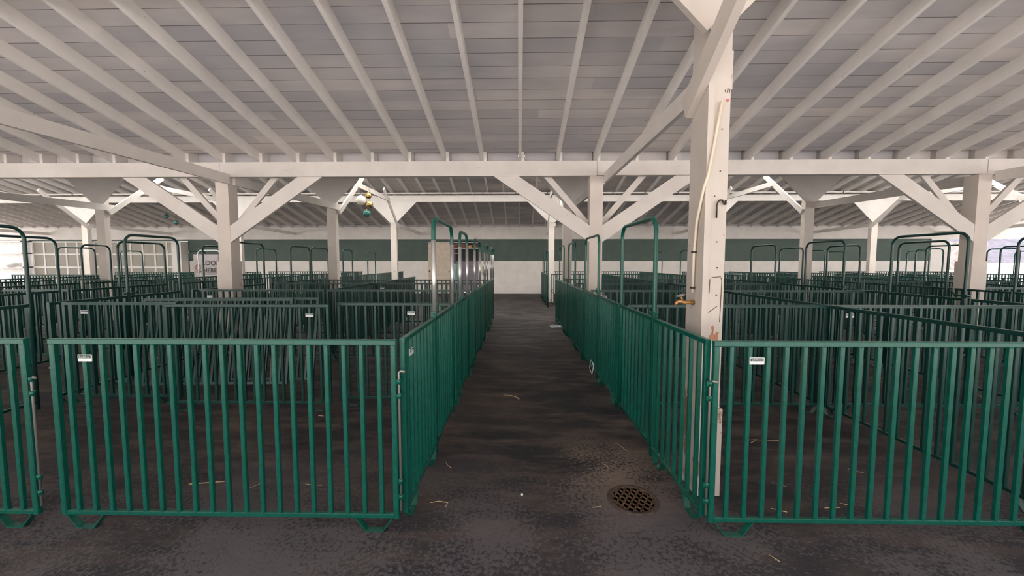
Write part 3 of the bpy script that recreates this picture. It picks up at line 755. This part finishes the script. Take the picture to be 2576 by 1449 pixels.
bauble(-14.02, 16.0, 3.46, 0.08, M['ballgold'], 'small gold bauble, far cluster above garage doors')
bauble(-14.12, 16.0, 3.10, 0.09, M['ballgreen'], 'small green bauble hanging lowest in the far cluster')

# ------------------------------------------------------------------ drain grate
dg = thing('drain_cover', 'round rusty iron drain grate set in the aisle floor', 'drain', (0.72, 2.385, 0))
m = MB()
m.lathe([(0.128, 0.001), (0.128, 0.007), (0.152, 0.009), (0.160, 0.001)], 40); obj('rim', m, dg, mat=M['rimrust'])
m = MB(); m.lathe([(0.001, 0.0012), (0.128, 0.0012)], 40); obj('pit', m, dg, mat=M['black'])
m = MB()
R = 0.126
for k in range(-3, 4):
    for s in (-1, 1):
        c = k * 0.037
        if abs(c) >= R: continue
        h = math.sqrt(R * R - c * c); a = s * math.radians(32)
        ca, sa = math.cos(a), math.sin(a)
        p = (c * ca - (-h) * sa, c * sa + (-h) * ca); q = (c * ca - h * sa, c * sa + h * ca)
        m.bar((p[0], p[1], 0.005), (q[0], q[1], 0.005), 0.009, 0.006)
obj('grate', m, dg, mat=M['rust'])

# ------------------------------------------------------------------ straw and twigs
def straw(pts, lab, r=0.0022, mat='straw'):
    o = obj('straw_stalk', MB().tube([(x, y, r + 0.001 + (0.004 if i % 2 else 0)) for i, (x, y) in enumerate(pts)], r, 5), mat=M[mat]); tag(o, lab, 'straw')
STR = [
 ([(-0.175, 4.30), (-0.08, 4.27), (0.005, 4.19)], 'long straw stalk lying across the middle of the aisle', 0.005),
 ([(-0.045, 4.29), (0.0, 4.14)], 'short straw crossing the long stalk in the aisle', 0.004),
 ([(-2.22, 2.50), (-2.0, 2.53)], 'thick pale straw on floor inside front left pen', 0.005),
 ([(-1.80, 2.44), (-1.73, 2.53)], 'thin slanting straw beside the thick one in front left pen', 0.0022),
 ([(-1.44, 2.52), (-1.36, 2.50), (-1.32, 2.505)], 'curved straw near middle of front left pen', 0.0022),
 ([(-1.95, 3.68), (-1.89, 3.66)], 'short straw far back in front left pen', 0.004),
 ([(-0.55, 2.33), (-0.50, 2.34), (-0.44, 2.33), (-0.45, 2.28)], 'bent straw beside foot of left aisle fence', 0.0035),
 ([(-0.55, 2.83), (-0.53, 2.78), (-0.49, 2.74)], 'thin curved straw by the left aisle fence', 0.0022),
 ([(0.62, 2.83), (0.65, 2.76)], 'pale straw on floor behind the drain grate', 0.003),
 ([(0.45, 2.30), (0.50, 2.305)], 'tiny straw in front of the drain grate', 0.003),
 ([(0.80, 3.17), (0.86, 3.0)], 'thin straw close to the right aisle fence', 0.002),
 ([(1.92, 3.18), (2.0, 3.23), (1.90, 3.23), (2.2, 3.22)], 'bent long straw inside the front right pen', 0.004),
 ([(1.53, 2.31), (1.60, 2.27)], 'short pale straw behind the front right panel, nearest the post', 0.004),
 ([(1.86, 2.32), (1.95, 2.32)], 'golden straw tuft behind the front right panel', 0.004),
 ([(1.99, 2.37), (2.02, 2.35)], 'tiny pale straw beside the golden tuft', 0.003),
 ([(2.38, 2.78), (2.44, 2.72), (2.36, 2.72)], 'bent straw far inside front right pen', 0.0025),
 ([(1.72, 2.60), (1.78, 2.54)], 'thin straw in middle of front right pen', 0.002),
 ([(1.28, 1.93), (1.30, 1.88)], 'bit of straw by foot of front right panel', 0.003),
 ([(-0.74, 2.20), (-0.70, 2.18)], 'tiny straw under the left aisle corner post', 0.003),
]
for p, l, r in STR: straw(p, l, r * 0.7)
o = obj('pebble', MB().ball((0, 0, 0.006), 0.008, 10, 6), loc=(0.02, 2.42, 0), mat=M['tagw']); tag(o, 'small white pebble alone on the aisle floor', 'pebble')
# coil of cord at the fence foot
m = MB(); m.tube([(0.006 * math.sin(3 * a), 0.11 * math.cos(a), 0.10 + 0.09 * math.sin(a)) for a in [i * math.pi / 9 for i in range(18)]], 0.005, 6, True)
m.tube([(0, 0.02, 0.11), (0.0, -0.06, 0.15), (0, -0.08, 0.16)], 0.005, 6)
o = obj('cord_loop', m, loc=(0.965, 5.15, 0), mat=M['tagw']); tag(o, 'white cord loop hanging at foot of the right aisle fence', 'cord')
m = MB()
random.seed(4)
for i in range(12): m.tube([(random.uniform(-.16, .16), random.uniform(-.2, .2), 0.01 + random.uniform(0, .02)) for _ in range(3)], 0.006, 5)
o = obj('straw_tuft', m, loc=(0.85, 8.9, 0), mat=M['tagw']); tag(o, 'scattered pale straw by the right fence far down aisle', 'straw', kind='stuff')

# ------------------------------------------------------------------ outdoors
struct('ground_outside', MB().box(-120, -120, -0.3, 120, 120, -0.125), M['outground'], 'bright sunny concrete yard outside', 'ground')
# low building beyond the open right end
ob = thing('outbuilding', 'pale low building with lilac shingle roof outside beyond pens', 'building', (0, 0, 0))
obj('wall', MB().box(27.5, 24.3, -0.12, 60, 30, 1.35), ob, mat=M['stucco'])
obj('roof', MB().prism([(23.9, 1.42), (32.0, 6.2), (32.0, 6.4), (23.9, 1.58)], 0, 27.0, 61), ob, mat=M['shingle'])
obj('gutter', MB().box(27.0, 23.8, 1.28, 61, 23.92, 1.40), ob, mat=M['stucco'])
o = obj('stone_bank', MB().box(20.2, 23.0, -0.12, 26.8, 24.0, 2.6), mat=M['stone']); tag(o, 'sunlit stone wall seen outside past the far wall end', 'wall')
# far field fence/benches at right outdoors
ol = thing('outdoor_rail', 'white outdoor railing beyond the pens at far right', 'railing', (0, 21.5, 0))
for z in (0.45, 0.95): obj('rail', MB().box(20.5, 0, z, 34, 0.05, z + 0.08), ol, mat=M['stucco'])
for i in range(8): obj('post', MB().box(20.5 + i * 1.9, 0.051, -0.12, 20.6 + i * 1.9, 0.12, 1.05), ol, mat=M['stucco'])

struct('bounce_apron', MB().box(XL, -9.0, -0.12, XR, -1.31, 0.0), M['outground'], 'unseen bright concrete apron added to bounce light onto the roof', 'floor')  # pale slab behind the viewer, added to bounce sunlight up to the ceiling
# ------------------------------------------------------------------ light
w = bpy.data.worlds.new('sky'); SC.world = w; w.use_nodes = True
nt = w.node_tree; bg = nt.nodes['Background']
sky = nt.nodes.new('ShaderNodeTexSky'); sky.sky_type = 'NISHITA'; sky.sun_disc = False
sky.sun_elevation = math.radians(48); sky.sun_rotation = math.radians(200); sky.air_density = 1.2; sky.dust_density = 3.0; sky.ozone_density = 1.0
hs = N(nt, 'ShaderNodeHueSaturation', Saturation=0.45); nt.links.new(sky.outputs[0], hs.inputs['Color']); nt.links.new(hs.outputs[0], bg.inputs['Color']); bg.inputs['Strength'].default_value = 0.25
sun = bpy.data.lights.new('sun', 'SUN'); sun.energy = 13.0; sun.angle = math.radians(1.5); sun.color = (1.0, 0.978, 0.955)
so = bpy.data.objects.new('sun', sun); C.objects.link(so)
so.rotation_euler = (math.radians(49), 0, math.radians(25))   # high, from behind the viewer

# ------------------------------------------------------------------ camera
F = 985.0
cam = bpy.data.cameras.new('camera'); cam.sensor_fit = 'HORIZONTAL'; cam.sensor_width = 36; cam.lens = F / 2576 * 36; cam.clip_start = 0.05; cam.clip_end = 500
co = bpy.data.objects.new('camera', cam); C.objects.link(co); co.location = (0, 0, 1.5)
co.rotation_euler = (math.pi / 2 - math.atan(67 / F), 0, math.atan(18 / F))
SC.camera = co
vs = SC.view_settings
vs.view_transform = 'Standard'; vs.look = 'None'; vs.gamma = 1; vs.use_curve_mapping = False
vs.exposure = 0.84
SC.cycles.max_bounces = 9; SC.cycles.diffuse_bounces = 6; SC.cycles.glossy_bounces = 3
SC.cycles.use_adaptive_sampling = True; SC.cycles.adaptive_threshold = 0.02
